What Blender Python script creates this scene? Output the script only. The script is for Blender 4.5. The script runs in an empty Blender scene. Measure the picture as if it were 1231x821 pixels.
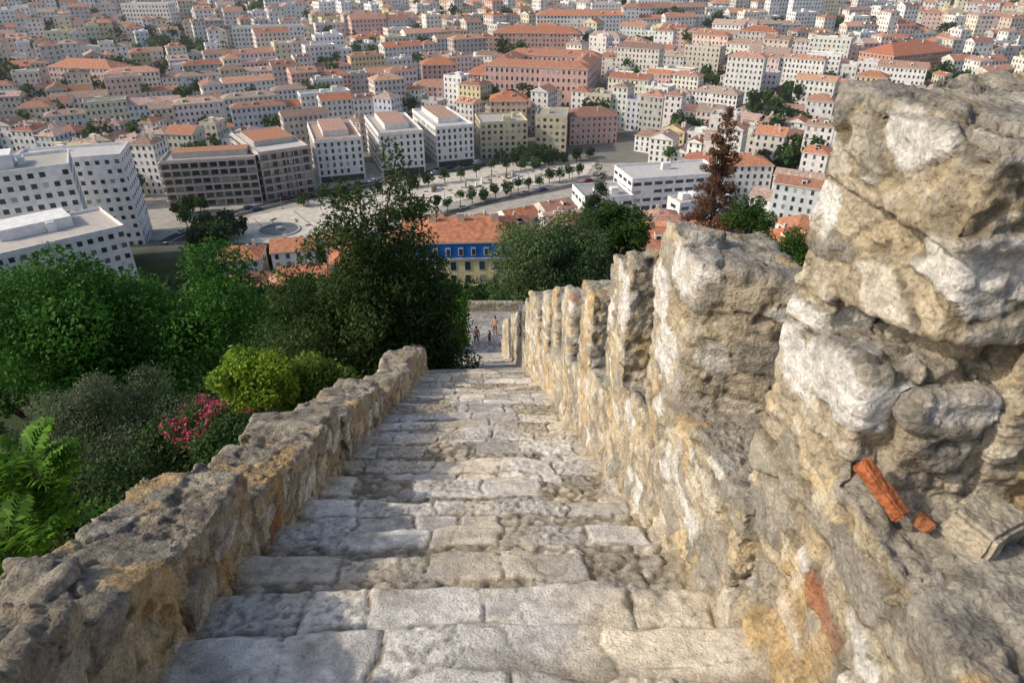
import bpy, math, random, time
import numpy as np
from mathutils import Vector
T0=time.time()
rng=np.random.default_rng(7); random.seed(7)
scene=bpy.context.scene
TH=math.radians(3.0)
scene.view_settings.view_transform='Standard'
scene.view_settings.look='None'
scene.view_settings.exposure=0
# ------------------------------------------------------------ noise helpers
def hsh(a,b,c,s):
    v=np.sin(a*127.1+b*311.7+c*74.7+s*53.31)*43758.5453
    return v-np.floor(v)
def vn(P,s=0):
    i=np.floor(P); f=P-i; f=f*f*(3-2*f)
    r=0
    for dx in (0,1):
        for dy in (0,1):
            for dz in (0,1):
                w=(f[:,0] if dx else 1-f[:,0])*(f[:,1] if dy else 1-f[:,1])*(f[:,2] if dz else 1-f[:,2])
                r=r+w*hsh(i[:,0]+dx,i[:,1]+dy,i[:,2]+dz,s)
    return r
def fbm(P,o=3,s=0):
    r=0;a=.5;t=0
    for k in range(o):
        r=r+a*vn(P*(2.03**k),s+k*7);t+=a;a*=.5
    return r/t
def cell(P,size,s):
    Q=P/size; b=np.floor(Q)
    n=len(Q); F1=np.full(n,9.);F2=np.full(n,9.);ID=np.zeros(n)
    for dx in (-1,0,1):
        for dy in (-1,0,1):
            for dz in (-1,0,1):
                c0=b[:,0]+dx;c1=b[:,1]+dy;c2=b[:,2]+dz
                h=hsh(c0,c1,c2,s); h1=(h*57.31)%1.0; h2=(h*311.73)%1.0; h3=(h*1733.1)%1.0
                d=np.sqrt((c0+h-Q[:,0])**2+(c1+h1-Q[:,1])**2+(c2+h2-Q[:,2])**2)
                m=d<F1
                F2=np.where(m,F1,np.minimum(F2,d)); ID=np.where(m,h3,ID); F1=np.where(m,d,F1)
    return F1,F2,ID
def ss(a,b,x):
    t=np.clip((x-a)/(b-a),0,1); return t*t*(3-2*t)
def lerp(a,b,t):
    t=np.asarray(t)[:,None]; return np.asarray(a)*(1-t)+np.asarray(b)*t
# ------------------------------------------------------------ object helpers
def link(o,parent=None):
    scene.collection.objects.link(o)
    if parent: o.parent=parent
    return o
def empty(name,loc=(0,0,0)):
    e=bpy.data.objects.new(name,None); e.empty_display_size=.3; e.location=loc
    return link(e)
def setcol(me,cols,domain):
    a=me.color_attributes.new("col",'FLOAT_COLOR','POINT') if domain=='POINT' else me.attributes.new("col",'FLOAT_COLOR','FACE')
    c=np.ones((len(cols),4),dtype=np.float32); c[:,:3]=cols
    a.data.foreach_set('color',c.ravel())
def mesh_polys(name,V,k,cols,mats,mi=None):
    n=len(V)//k
    me=bpy.data.meshes.new(name)
    me.vertices.add(len(V)); me.vertices.foreach_set('co',np.asarray(V,dtype=np.float32).ravel())
    me.loops.add(len(V)); me.loops.foreach_set('vertex_index',np.arange(len(V),dtype=np.int32))
    me.polygons.add(n); me.polygons.foreach_set('loop_start',np.arange(0,len(V),k,dtype=np.int32))
    me.update(calc_edges=True)
    for m in mats: me.materials.append(m)
    if mi is not None: me.polygons.foreach_set('material_index',np.asarray(mi,dtype=np.int32))
    setcol(me,cols,'FACE')
    return me
# ------------------------------------------------------------ materials
def attr_mat(name,rough=.9,nscale=3.,namt=.25,bump=0,bscale=40.,transl=0,spec=.3,grain=0,gscale=60):
    m=bpy.data.materials.new(name); m.use_nodes=True; nt=m.node_tree; N=nt.nodes; L=nt.links
    bs=N['Principled BSDF']; out=N['Material Output']
    at=N.new('ShaderNodeAttribute'); at.attribute_name='col'
    tc=N.new('ShaderNodeTexCoord')
    no=N.new('ShaderNodeTexNoise'); no.inputs['Scale'].default_value=nscale; no.inputs['Detail'].default_value=6
    L.new(tc.outputs['Object'],no.inputs['Vector'])
    mr=N.new('ShaderNodeMapRange'); mr.inputs['From Min'].default_value=.3; mr.inputs['From Max'].default_value=.7
    mr.inputs['To Min'].default_value=1-namt; mr.inputs['To Max'].default_value=1+namt
    L.new(no.outputs['Fac'],mr.inputs['Value'])
    sc_out=mr.outputs[0]
    if grain:
        vo=N.new('ShaderNodeTexVoronoi'); vo.inputs['Scale'].default_value=gscale; L.new(tc.outputs['Object'],vo.inputs['Vector'])
        sp=N.new('ShaderNodeSeparateColor'); L.new(vo.outputs['Color'],sp.inputs[0])
        m1=N.new('ShaderNodeMapRange'); m1.inputs['To Min'].default_value=1-grain; m1.inputs['To Max'].default_value=1+grain; L.new(sp.outputs[0],m1.inputs['Value'])
        n3=N.new('ShaderNodeTexNoise'); n3.inputs['Scale'].default_value=gscale*.55; n3.inputs['Detail'].default_value=5; n3.inputs['Roughness'].default_value=.7; L.new(tc.outputs['Object'],n3.inputs['Vector'])
        m2=N.new('ShaderNodeMapRange'); m2.inputs['From Min'].default_value=.34; m2.inputs['From Max'].default_value=.44; m2.inputs['To Min'].default_value=.60; m2.inputs['To Max'].default_value=1.06; L.new(n3.outputs['Fac'],m2.inputs['Value'])
        a=N.new('ShaderNodeMath'); a.operation='MULTIPLY'; L.new(m1.outputs[0],a.inputs[0]); L.new(m2.outputs[0],a.inputs[1])
        b=N.new('ShaderNodeMath'); b.operation='MULTIPLY'; L.new(a.outputs[0],b.inputs[0]); L.new(sc_out,b.inputs[1]); sc_out=b.outputs[0]
    mx=N.new('ShaderNodeVectorMath'); mx.operation='SCALE'
    L.new(at.outputs['Color'],mx.inputs[0]); L.new(sc_out,mx.inputs['Scale'])
    L.new(mx.outputs[0],bs.inputs['Base Color'])
    bs.inputs['Roughness'].default_value=rough; bs.inputs['Specular IOR Level'].default_value=spec
    if bump:
        prev=None
        for sc,st,kind in ((bscale*.35,.6,'n'),(bscale,.9,'n'),(bscale*3.2,.8,'n'),(bscale*1.4,.5,'v')):
            if kind=='n':
                n2=N.new('ShaderNodeTexNoise'); n2.inputs['Scale'].default_value=sc; n2.inputs['Detail'].default_value=7; n2.inputs['Roughness'].default_value=.7; o=n2.outputs['Fac']
            else:
                n2=N.new('ShaderNodeTexVoronoi'); n2.inputs['Scale'].default_value=sc; o=n2.outputs['Distance']
            L.new(tc.outputs['Object'],n2.inputs['Vector'])
            b=N.new('ShaderNodeBump'); b.inputs['Strength'].default_value=min(1,bump*st); b.inputs['Distance'].default_value=1.0/sc
            L.new(o,b.inputs['Height'])
            if prev: L.new(prev.outputs[0],b.inputs['Normal'])
            prev=b
        L.new(prev.outputs[0],bs.inputs['Normal'])
    if transl:
        tr=N.new('ShaderNodeBsdfTranslucent'); ms=N.new('ShaderNodeMixShader'); ms.inputs[0].default_value=transl
        L.new(mx.outputs[0],tr.inputs['Color']); L.new(bs.outputs[0],ms.inputs[1]); L.new(tr.outputs[0],ms.inputs[2]); L.new(ms.outputs[0],out.inputs['Surface'])
    return m
M_stone=attr_mat('rubble_masonry',.95,14,.24,.8,34,spec=.12,grain=.18,gscale=70)
M_step=attr_mat('limestone_steps',.85,16,.22,.5,45,spec=.25,grain=.10,gscale=90)
M_leaf=attr_mat('leaves',.6,1.2,.25,transl=.35,spec=.15)
M_bark=attr_mat('bark',.95,8,.3,.6,20)
M_wall=attr_mat('plaster_walls',.9,.5,.14)
M_roof=attr_mat('clay_roof_tiles',.9,1.1,.35)
M_glass=attr_mat('window_glass',.25,.4,.35,spec=.5)
M_trim=attr_mat('stone_trim',.8,.6,.1)
M_paint=attr_mat('car_paint',.3,1,.02,spec=.5)
M_metal=attr_mat('painted_metal',.5,2,.1)
M_pave=attr_mat('paving',.9,.35,.2)
BM=[M_wall,M_roof,M_glass,M_trim]
# ------------------------------------------------------------ terrain profile
def stairz(y):
    y=np.asarray(y,dtype=float)
    return np.where(y<16,-1.864-.525*y,-10.264-.577*(y-16))
TY=[-80,-3,0,15,30,45,52,75,110,180,238,350,450,600,800,1000,1300,2000,4500]
TZ=[25,-2.4,-4,-12.3,-20.6,-28.2,-27.6,-41,-53.5,-80,-95,-95,-85,-71,-53,-36,-10,60,150]
def terr(x,y):
    x=np.asarray(x,dtype=float); y=np.asarray(y,dtype=float)
    z=np.interp(y,TY,TZ)
    k=1-ss(45,75,y)
    z=z-k*ss(3,16,-x)*7-k*ss(3,14,x)*5
    z=z-ss(25,75,-x)*ss(60,95,y)*(1-ss(180,236,y))*18
    z=z+ss(80,220,x)*ss(120,200,y)*(1-ss(300,420,y))*14
    return np.maximum(z,-95) if np.ndim(z)==0 else np.where((y>60)&(y<350),np.maximum(z,-95),z)
xs=np.concatenate([np.linspace(-3000,-420,14),np.linspace(-400,-42,36),np.linspace(-40,40,54),np.linspace(42,400,36),np.linspace(420,3000,14)])
ys=np.concatenate([np.linspace(-80,-2,10),np.linspace(0,80,70),np.linspace(83,260,40),np.linspace(270,1300,70),np.linspace(1350,4500,20)])
X,Y=np.meshgrid(xs,ys); Zt=terr(X.ravel(),Y.ravel())
nz=fbm(np.c_[X.ravel()/4,Y.ravel()/4,Zt*0],3)-.5
Zt=Zt+nz*np.where((Y.ravel()<200)&(np.abs(X.ravel())>4),1.2,0)
def grid_mesh(name,P,nr,nc,cols,mat):
    i=np.arange((nr-1)*(nc-1)); r=i//(nc-1); c=i%(nc-1)
    a=r*nc+c; F=np.c_[a,a+1,a+nc+1,a+nc].astype(np.int32)
    me=bpy.data.meshes.new(name)
    me.vertices.add(len(P)); me.vertices.foreach_set('co',P.astype(np.float32).ravel())
    me.loops.add(F.size); me.loops.foreach_set('vertex_index',F.ravel())
    me.polygons.add(len(F)); me.polygons.foreach_set('loop_start',np.arange(0,F.size,4,dtype=np.int32))
    me.update(calc_edges=True)
    me.polygons.foreach_set('use_smooth',np.ones(len(F),dtype=bool))
    me.materials.append(mat); setcol(me,cols,'POINT')
    return link(bpy.data.objects.new(name,me))
yy=Y.ravel()
cg=lerp((.035,.055,.018),(.06,.07,.03),ss(.45,.7,fbm(np.c_[X.ravel()/9,yy/9,yy*0],3,5)))
cg=lerp(cg,(.19,.185,.17),ss(215,238,yy))
cg=lerp(cg,(.05,.08,.035),ss(1250,1500,yy))
M_ground=attr_mat('ground',.95,.08,.25)
grid_mesh('terrain',np.c_[X.ravel(),yy,Zt],len(ys),len(xs),cg,M_ground)
# ------------------------------------------------------------ steps
def build_steps(name,nos,x0,x1,dx,rows,smooth_ranges,seed):
    cols=np.arange(x0,x1+dx,dx)
    XX,YY=np.meshgrid(cols,rows); x=XX.ravel(); y=YY.ravel()
    nos=np.array(nos); zn=stairz(nos)+.06+ (hsh(nos*3.1,0,0,seed)-.5)*.03
    w=(vn(np.c_[x*1.0,np.zeros_like(x)+.5,y*.75],seed)-.5)*.24+(vn(np.c_[x*4.5,y*0+.3,y*1.6],seed+1)-.5)*.06+.03*x
    yw=y+w
    i=np.clip(np.searchsorted(nos,yw,side='right')-1,0,len(nos)-2)
    run=nos[i+1]-nos[i]; f=np.clip((yw-nos[i])/run,0,1)
    sm=np.zeros(len(nos),bool)
    for a,b in smooth_ranges: sm|=(nos>a)&(nos<b)
    ris=np.where(sm,.05,np.minimum(.2,(zn-np.roll(zn,-1))*.62))
    z=(zn[i]-ris[i])*(1-f)+zn[i+1]*f
    e=(nos[i+1]-yw)
    brk=ss(.6,.8,vn(np.c_[x*2.6,y*1.3,y*0],seed+61))
    z-=(.035+.03*brk)*ss(.05+.06*brk,0,e)**2*np.where(sm[i+1],.3,1)
    wA=.25+.16*hsh(i*1.,2,0,seed)
    rowA=e<wA
    def c1(u,size,s):
        q=u/size; b=np.floor(q); F1=np.full(len(q),9.);F2=F1.copy();ID=F1*0
        for d in (-1,0,1):
            c=b+d; p=c+.02+.96*hsh(c,s*1.,1,seed); dd=np.abs(q-p); h=hsh(c,s*1.,5,seed); m=dd<F1
            F2=np.where(m,F1,np.minimum(F2,dd)); ID=np.where(m,h,ID); F1=np.where(m,dd,F1)
        return (F2-F1)*.5*size,ID
    wob=(vn(np.c_[x*7,y*7,y*0],3)-.5)
    gA,idA=c1(x+.08*wob,.58,i*3.7)
    dA=np.abs(e-wA+.05*(vn(np.c_[x*6,y*0,i*1.],5)-.5))
    edA=np.minimum(gA,dA)
    slab=(hsh(i*1.+np.floor(x*1.1+hsh(i*1.,7,7,seed)*3)*13.,9,9,seed)>.58)
    gB,idB=c1(x+.3+.08*wob,.45,i*5.1+9)
    P2=np.c_[x+.05*vn(np.c_[x*6,y*6,y*0],8),yw,np.zeros_like(x)]
    F1,F2,idC=cell(P2*np.array([1,1.25,0])+np.array([0,0,.5]),.14,seed+4)
    edC=(F2-F1)*.5*.14
    ed=np.where(rowA,edA,np.where(slab,np.minimum(gB,dA),edC))
    ID=np.where(rowA,idA,np.where(slab,idB,idC))
    gone=rowA&(hsh(idA*53.,i*1.,1,seed)>.90)
    ed=np.where(gone,edC,ed); ID=np.where(gone,idC,ID)
    big=(rowA|slab)&~gone
    P3=np.c_[x,y,np.zeros_like(x)]
    chip=(vn(np.c_[x*30,y*30,y*0],6)-.5)*.014+(vn(np.c_[x*9,y*9,y*0],16)-.5)*.026
    gap=1-ss(.002,.018,ed+chip)
    crack=big*ss(.012,.002,np.abs(vn(P3*np.array([2.3,2.3,1])+7,44)-.5))*(hsh(ID*11.,1,1,9)>.5)
    dome=ss(0,.025,ed+chip)*np.where(big,.011,.017)
    id2=hsh(ID*91.,3,3,2); id3=hsh(ID*47.,3,1,2)
    z+=dome-gap*.010-crack*.008+(ID-.5)*np.where(big,.024,.022)
    rough=np.where(big,np.where(id2>.6,.018,.005),.018)
    z+=(fbm(P3*24,3,11)-.5)*rough*1.6
    pit=np.where(big&(id2>.66),1,0)*ss(.62,.75,vn(P3*42,21)); z-=pit*.010
    z+=(fbm(P3*2.2,2,17)-.5)*.05
    pale=np.where(big[:,None],lerp((.50,.485,.46),(.83,.80,.745),id3),lerp((.30,.28,.245),(.58,.545,.48),id3))
    pale=pale*(.78+.42*fbm(P3*5,4,31))[:,None]
    warm=ss(.42,.65,fbm(P3*1.3,3,41))
    c=lerp(pale,pale*np.array([1.05,.96,.80]),warm*.85)
    dark=ss(.52,.68,fbm(P3*np.array([2.2,3.2,1]),4,71)); c=lerp(c,(.27,.245,.205),dark*.45)
    blot=ss(.56,.62,fbm(P3*9,3,75)); c=lerp(c,c*.68,blot*.6)
    c=lerp(c,(.22,.19,.14),np.clip(gap*.85+crack*.6,0,.9))
    c=lerp(c,c*.5,pit*.7)
    back_shade=ss(.14,.0,yw-nos[i])*np.where(sm[i],.3,1); c=lerp(c,(.17,.145,.105),back_shade*.75)  # shade below each riser painted into the tread colour, gives nosings depth
    side=np.maximum(ss(.38,.0,x-x0-.05),ss(.5,.05,x1-.05-x))*ss(.25,.6,fbm(P3*5,3,51)+.15)
    c=lerp(c,(.46,.375,.25),np.clip(side,0,1)*.9)
    z+=np.clip(side,0,1)*.02
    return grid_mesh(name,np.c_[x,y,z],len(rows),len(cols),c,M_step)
stairs=empty('stone_staircase'); stairs.rotation_euler[2]=TH
nos=[-3.2,-2.6,-2.05,-1.5,-.95,-.4,.1,.55,1.0,1.42,1.85,2.28,2.72,3.22,3.8,4.48,5.2,5.95,6.7,7.45,8.25,9.0,10.2,11.5,12.5,13.4,14.3,15.2,16.1,17]
rows=[-2.5]
while rows[-1]<16.0: rows.append(rows[-1]+(.03 if rows[-1]<.6 else .0095)+max(0,rows[-1])*.0016)
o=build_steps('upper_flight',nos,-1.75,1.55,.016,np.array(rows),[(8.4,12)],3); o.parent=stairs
nos2=[15.4,16.0]+list(np.arange(16.7,45.6,.62))
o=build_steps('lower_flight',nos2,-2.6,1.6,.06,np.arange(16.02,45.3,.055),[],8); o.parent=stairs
# ------------------------------------------------------------ rubble walls
def hexa(c):
    return c,[(0,3,2,1),(4,5,6,7),(0,1,5,4),(1,2,6,5),(2,3,7,6),(3,0,4,7)]
def hb(x0,x1,y0,y1,zb,zt0,zt1=None,zo=0,jit=.0):
    zt1=zt0 if zt1 is None else zt1
    j=lambda: random.uniform(-jit,jit)
    return [(x0,y0,zb),(x1,y0,zb),(x1,y1,zb),(x0,y1,zb),(x0+j(),y0+j(),zt0+j()),(x1+j(),y0+j(),zt0+zo+j()),(x1+j(),y1+j(),zt1+zo+j()),(x0+j(),y1+j(),zt1+j())]
def rubble(name,boxes,vox,parent,whites=(),holes=(),topgrey=0.5,white_frac=.22,tint=(1,1,1),amp=1.):
    V=[];F=[]
    for b in boxes:
        c,f=hexa(b); n=len(V); V+=c; F+=[tuple(i+n for i in q) for q in f]
    me=bpy.data.meshes.new(name+'_src'); me.from_pydata(V,[],F); me.update()
    o=bpy.data.objects.new(name+'_src',me); scene.collection.objects.link(o)
    md=o.modifiers.new('r','REMESH'); md.mode='VOXEL'; md.voxel_size=vox
    dg=bpy.context.evaluated_depsgraph_get(); dg.update()
    m2=bpy.data.meshes.new_from_object(o.evaluated_get(dg)); m2.name=name
    bpy.data.objects.remove(o)
    n=len(m2.vertices); P=np.zeros(n*3,dtype=np.float32); m2.vertices.foreach_get('co',P); P=P.reshape(-1,3).astype(float)
    Nn=np.zeros(n*3,dtype=np.float32); m2.vertices.foreach_get('normal',Nn); Nn=Nn.reshape(-1,3).astype(float)
    W=np.c_[fbm(P*4,2,60),fbm(P*4,2,63),fbm(P*4,2,66)]-.5
    Q=P+W*.11
    F1,F2,ID=cell(Q*np.array([1,.75,1.4]),.26,20)
    e=(F2-F1)+(fbm(P*20,2,3)-.5)*.22
    id2=hsh(ID*77.,1,2,5); id4=hsh(ID*23.,8,2,5)
    isst=ID>.38
    msk=ss(.04,.10,e)*isst
    G1,G2,IE=cell(P+W*.05,.075,30)
    m2k=ss(.06,.2,G2-G1)*(IE>.5)*(1-msk)
    wh=np.zeros(n)
    nb=(fbm(P*8,3,71)-.5)*.42
    for (cx,cy,cz,rx,ry,rz) in whites:
        r=(np.abs((P[:,0]-cx)/rx)**5+np.abs((P[:,1]-cy)/ry)**5+np.abs((P[:,2]-cz)/rz)**4)**(1/4.5)+nb
        wh=np.maximum(wh,ss(1.0,.95,r))
    hole=np.zeros(n)
    for (cx,cy,cz,rx,ry,rz,dep) in holes:
        r=np.sqrt(((P[:,0]-cx)/rx)**2+((P[:,1]-cy)/ry)**2+((P[:,2]-cz)/rz)**2)+nb*.6
        hole=np.maximum(hole,ss(1.0,.7,r)*dep)
    st_=np.maximum(msk,wh)
    d=(fbm(P*1.5,2,80)-.5)*.05*amp+(fbm(P*4.5,2,90)-.5)*.028*amp
    d+=msk*(.008+.026*id4+(vn(P*4.2+ID[:,None]*60,7)-.5)*.042)*(1-wh)+m2k*.012+wh*(.014+(vn(P*5,8)-.5)*.02)
    rid=1-2*np.abs(vn(P*10,91)-.5); rid2=1-2*np.abs(vn(P*23,92)-.5); rid3=vn(P*47,93)-.5
    kk=(1-.5*st_)
    d+=(rid-.5)*.026*kk+(rid2-.5)*.019*kk+rid3*.013*kk
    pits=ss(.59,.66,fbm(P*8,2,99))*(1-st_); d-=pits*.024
    d-=hole
    P2=P+Nn*d[:,None]
    m2.vertices.foreach_set('co',P2.astype(np.float32).ravel())
    mort=lerp((.66,.54,.345),(.54,.455,.325),ss(.35,.65,fbm(P*2.5,3,101)))
    mort=lerp(mort,(.71,.64,.51),ss(.52,.66,fbm(P*6,3,103))*.85)
    mort=lerp(mort,(.38,.33,.25),ss(.50,.66,fbm(P*1.3,3,105))*.45)
    peb=lerp((.40,.34,.25),(.74,.69,.58),hsh(IE*31.,2,1,1))
    c=lerp(mort,peb,m2k*.75)
    st=np.zeros((n,3))
    pal=[(.80,.78,.73),(.46,.42,.35),(.62,.53,.38),(.38,.355,.31),(.71,.65,.54),(.57,.49,.37)]
    th=np.array([0,white_frac,.42,.58,.72,.9,1.01])
    for k in range(6):
        mm=(id2>=th[k])&(id2<th[k+1]); st[mm]=pal[k]
    rd=(hsh(ID*19.,4,4,4)>.992); st[rd]=(.46,.22,.13)
    st=st*(.72+.50*fbm(P*11,3,111))[:,None]
    c=lerp(c,st,msk)
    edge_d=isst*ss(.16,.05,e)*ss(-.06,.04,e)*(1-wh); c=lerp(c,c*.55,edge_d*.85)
    wc=np.array((.83,.81,.77))*(.76+.40*fbm(P*9,3,113))[:,None]
    wc=lerp(wc,(.54,.46,.34),ss(.56,.67,fbm(P*5,3,117))*.65)
    c=lerp(c,wc,wh)
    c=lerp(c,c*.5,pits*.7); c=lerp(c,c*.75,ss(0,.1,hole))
    up=ss(.35,.8,Nn[:,2])*topgrey*ss(.22,.46,fbm(P*3,3,121)+.1)
    c=lerp(c,lerp((.24,.225,.20),(.42,.39,.33),ss(.4,.62,fbm(P*7,3,123))),up)
    stn=ss(.52,.68,fbm(P*np.array([2.4,2.4,.9]),4,151)); c=lerp(c,(.30,.27,.22),stn*.48)
    och=ss(.65,.72,fbm(P*np.array([3,3,1.2]),2,141)); c=lerp(c,(.66,.43,.15),och*.42)
    c=np.clip(c*np.array(tint),0,.85)
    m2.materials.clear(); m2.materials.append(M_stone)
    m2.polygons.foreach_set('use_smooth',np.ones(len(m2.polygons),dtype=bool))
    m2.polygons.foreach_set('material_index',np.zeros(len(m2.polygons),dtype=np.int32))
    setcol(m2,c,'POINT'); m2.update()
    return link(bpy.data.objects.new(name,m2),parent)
sz=lambda y: float(stairz(y))
XI,XO=1.34,2.0
bat=empty('battlement_wall'); bat.rotation_euler[2]=TH
near=[];mid=[];far=[]
mer=[(-1.0,-.1,.95,.9),(1.83,2.63,-.42,-.42),(3.81,4.55,-1.63,-1.76),(5.42,6.2,-2.45,-2.68),(7.1,7.85,-3.5,-3.68)]
y=8.85
while y<37:
    L=random.uniform(.7,.95); zt=sz(y+L/2)+2.28+random.uniform(-.14,.14); mer.append((y,y+L,zt+.08,zt-.08)); y+=L+random.uniform(.8,1.0)
for k,(a,b,z0,z1) in enumerate(mer):
    dst=near if a<2.5 else mid if a<8 else far
    zb=sz(b)-3.0
    if k==1:
        # core and far corner run full height; a recess stays open on the stair side between the white block and the masonry above it
        dst.append(hb(1.66,2.25,1.98,2.75,zb,-.6))
        dst.append([(1.42,2.42,zb),(2.2,2.42,zb),(2.3,2.9,zb),(1.40,2.62,zb),(1.42,2.44,-.6),(2.2,2.42,-.6),(2.3,2.9,-.6),(1.39,2.64,-.6)])
        dst.append([(1.46,1.80,zb),(2.3,1.75,zb),(2.3,2.9,zb),(1.42,2.60,zb),(1.50,1.86,-1.36),(2.3,1.82,-1.30),(2.3,2.9,-1.4),(1.42,2.60,-1.44)])
        dst.append([(1.37,1.93,-2.4),(1.85,1.93,-2.4),(1.85,2.60,-2.6),(1.36,2.60,-2.6),(1.36,1.95,-1.29),(1.85,1.95,-1.27),(1.85,2.59,-1.43),(1.35,2.59,-1.45)])
        dst.append([(1.50,1.88,-1.12),(2.3,1.80,-1.14),(2.35,2.93,-1.24),(1.41,2.61,-1.26),(1.54,1.91,-.46),(2.32,1.84,-.50),(2.35,2.95,-.49),(1.40,2.64,-.46)])
        dst.append([(1.44,1.87,-.80),(2.3,1.79,-.82),(2.3,2.7,-.8),(1.37,2.6,-.78),(1.49,1.87,-.50),(2.3,1.78,-.54),(2.3,2.7,-.5),(1.37,2.6,-.48)])
        dst.append(hb(1.80,2.3,1.80,2.5,zb,-.8))
    elif k==2:
        dst.append([(1.36,3.78,zb),(2.0,3.5,zb),(2.1,4.65,zb),(1.34,4.62,zb),(1.36,3.82,-1.70),(2.0,3.53,-1.75),(2.07,4.6,-1.80),(1.33,4.56,-1.76)])
        dst.append(hb(1.33,1.62,4.1,4.5,-2.4,-1.62,-1.68,0,.02))
    else:
        dst.append(hb(XI,XO,a,b,zb,z0,z1,-.04,.04))
        if random.random()<.6: dst.append(hb(XI+.02,XI+.35,a+.1,a+.4,z0-.3,z0+random.uniform(.03,.1),z0,0,.03))
    nb=mer[k+1][0] if k+1<len(mer) else b+1
    m=(b+nb)/2
    if k==0:
        mid.append(hb(XI,XO+.2,b-.2,.55,zb-.6,-1.70,-1.72,0,.02)); near.append(hb(XI,XO+.2,.5,nb+.2,zb-.6,-1.76,-1.78,0,.02))
    else:
        (near if k==1 else dst).append(hb(XI-.01,XO,b-.15,m+.1,zb-.8,sz(m)+1.16,sz(m)+.98,0,.04))
        (mid if k==1 else dst).append(hb(XI,XO,m-.1,nb+.15,zb-.8,sz(m)+.94,sz(m)+.78,0,.04))
    if k>0: dst.append([(XI-.08,a-.3,zb),(XI+.3,a-.3,zb),(XI+.3,nb+.1,zb-.8),(XI-.08,nb+.1,zb-.8),(XI-.05,a-.3,sz(a-.3)+.1),(XI+.3,a-.3,sz(a-.3)+.5),(XI+.3,nb+.1,sz(nb+.1)+.5),(XI-.05,nb+.1,sz(nb+.1)+.1)])
whites=[(1.72,1.85,-.86,.24,.14,.12),(1.36,2.12,-1.43,.20,.20,.12),(1.36,2.42,-1.53,.20,.20,.11),(1.66,1.8,-1.38,.13,.14,.05),(1.3,3.98,-1.80,.14,.19,.17),(1.3,4.35,-2.15,.12,.16,.20),(1.40,2.6,-.92,.10,.10,.10),
        (1.3,4.1,-2.62,.1,.32,.10),(1.3,5.6,-2.85,.15,.15,.28),(1.3,6.1,-3.2,.15,.12,.16),(1.3,7.4,-4.0,.15,.16,.3),(1.3,3.3,-3.1,.1,.2,.07),(1.3,1.2,-2.5,.08,.12,.04),(1.3,2.0,-2.35,.1,.06,.12),(1.3,2.9,-2.5,.1,.1,.06),(1.3,5.0,-3.7,.1,.2,.10),(1.3,1.55,-2.15,.1,.1,.04)]
holes=[(1.36,2.0,-1.74,.16,.2,.06,.06)]
rubble('near_section',near,.0145,bat,whites,holes,.75,.20)
rubble('middle_section',mid,.023,bat,whites,holes,.75,.26)
rubble('far_section',far,.045,bat,[],[],.6,.34)
low=empty('low_rubble_wall'); low.rotation_euler[2]=TH
nl=[];ml=[];fl=[]
y=-2.8
while y<44:
    L=random.uniform(.35,.8)
    h=.58+random.uniform(-.09,.10)
    if 8.6<y<11.6: h=.45+random.uniform(-.05,.05)
    if 12.4<y<17: h=.80
    if y>=17: h=.85
    xo=-2.2
    xi=-1.57 if y<16 else -1.57-min(.9,(y-16)*.12)
    z0=sz(y)+h; z1=sz(y+L)+h+random.uniform(0,.14)
    bx=hb(xo+ (xi+1.57)+random.uniform(-.07,.07),xi+random.uniform(-.03,.03),y-.04,y+L+.04,sz(y)-3.0,z0,z1,random.uniform(-.07,.04),.04)
    L_=(ml if y<.6 else nl if y<4.6 else ml if y<10 else fl)
    L_.append(bx)
    if random.random()<.6:
        cx=random.uniform(xo+.2,xi-.2); cy=y+L*.5; zz=sz(cy)+h
        L_.append(hb(cx-.16,cx+.16,cy-.17,cy+.17,zz-.25,zz+random.uniform(.05,.11),zz+random.uniform(.0,.07),0,.03))
    y+=L
lt=(.90,.87,.82)
rubble('near_section',nl,.0145,low,[(-1.55,3.6,-3.55,.1,.22,.07),(-1.55,2.2,-3.0,.1,.1,.05)],[],.95,.16,lt,1.3)
rubble('middle_section',ml,.023,low,[],[],.95,.16,lt,1.3)
rubble('far_section',fl,.045,low,[],[],.8,.22,(.92,.90,.87),1.2)
def chunk(name,size,loc,rot,col,seed,mat=None):
    import bmesh
    bm=bmesh.new(); bmesh.ops.create_cube(bm,size=1)
    for v in bm.verts: v.co=Vector((v.co.x*size[0],v.co.y*size[1],v.co.z*size[2]))
    bmesh.ops.bevel(bm,geom=bm.edges[:],offset=min(size)*.12,segments=2,affect='EDGES')
    bmesh.ops.subdivide_edges(bm,edges=bm.edges[:],cuts=4,use_grid_fill=True)
    bm.normal_update()
    P=np.array([v.co[:] for v in bm.verts]); n=fbm(P*12+seed,3,seed)-.5; n2=fbm(P*50+seed,2,seed)-.5
    for v,a,b in zip(bm.verts,n,n2): v.co=v.co*(1+a*.45)+v.normal*b*.012
    me=bpy.data.meshes.new(name); bm.to_mesh(me); bm.free(); me.materials.append(mat or M_stone)
    setcol(me,np.tile(np.array(col),(len(me.vertices),1))*(.9+.7*n[:,None]),'POINT')
    o=link(bpy.data.objects.new(name,me))
    x,y,z=loc; o.location=(x*math.cos(TH)-y*math.sin(TH),x*math.sin(TH)+y*math.cos(TH),z); o.rotation_euler=rot
    return o
chunk('embedded_brick',(.055,.22,.055),(1.395,1.75,-1.655),(math.radians(30),.1,TH+.55),(.58,.20,.09),3)
chunk('broken_brick',(.06,.06,.05),(1.52,1.66,-1.73),(.3,.4,.8),(.48,.2,.10),5)
chunk('loose_stone_block',(.24,.17,.12),(1.70,1.62,-1.71),(.1,.08,.5),(.62,.55,.43),9)
chunk('brick_fragment',(.11,.05,.03),(.92,1.55,sz(1.55)+.075),(.1,.1,.5),(.42,.2,.12),12)
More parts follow.
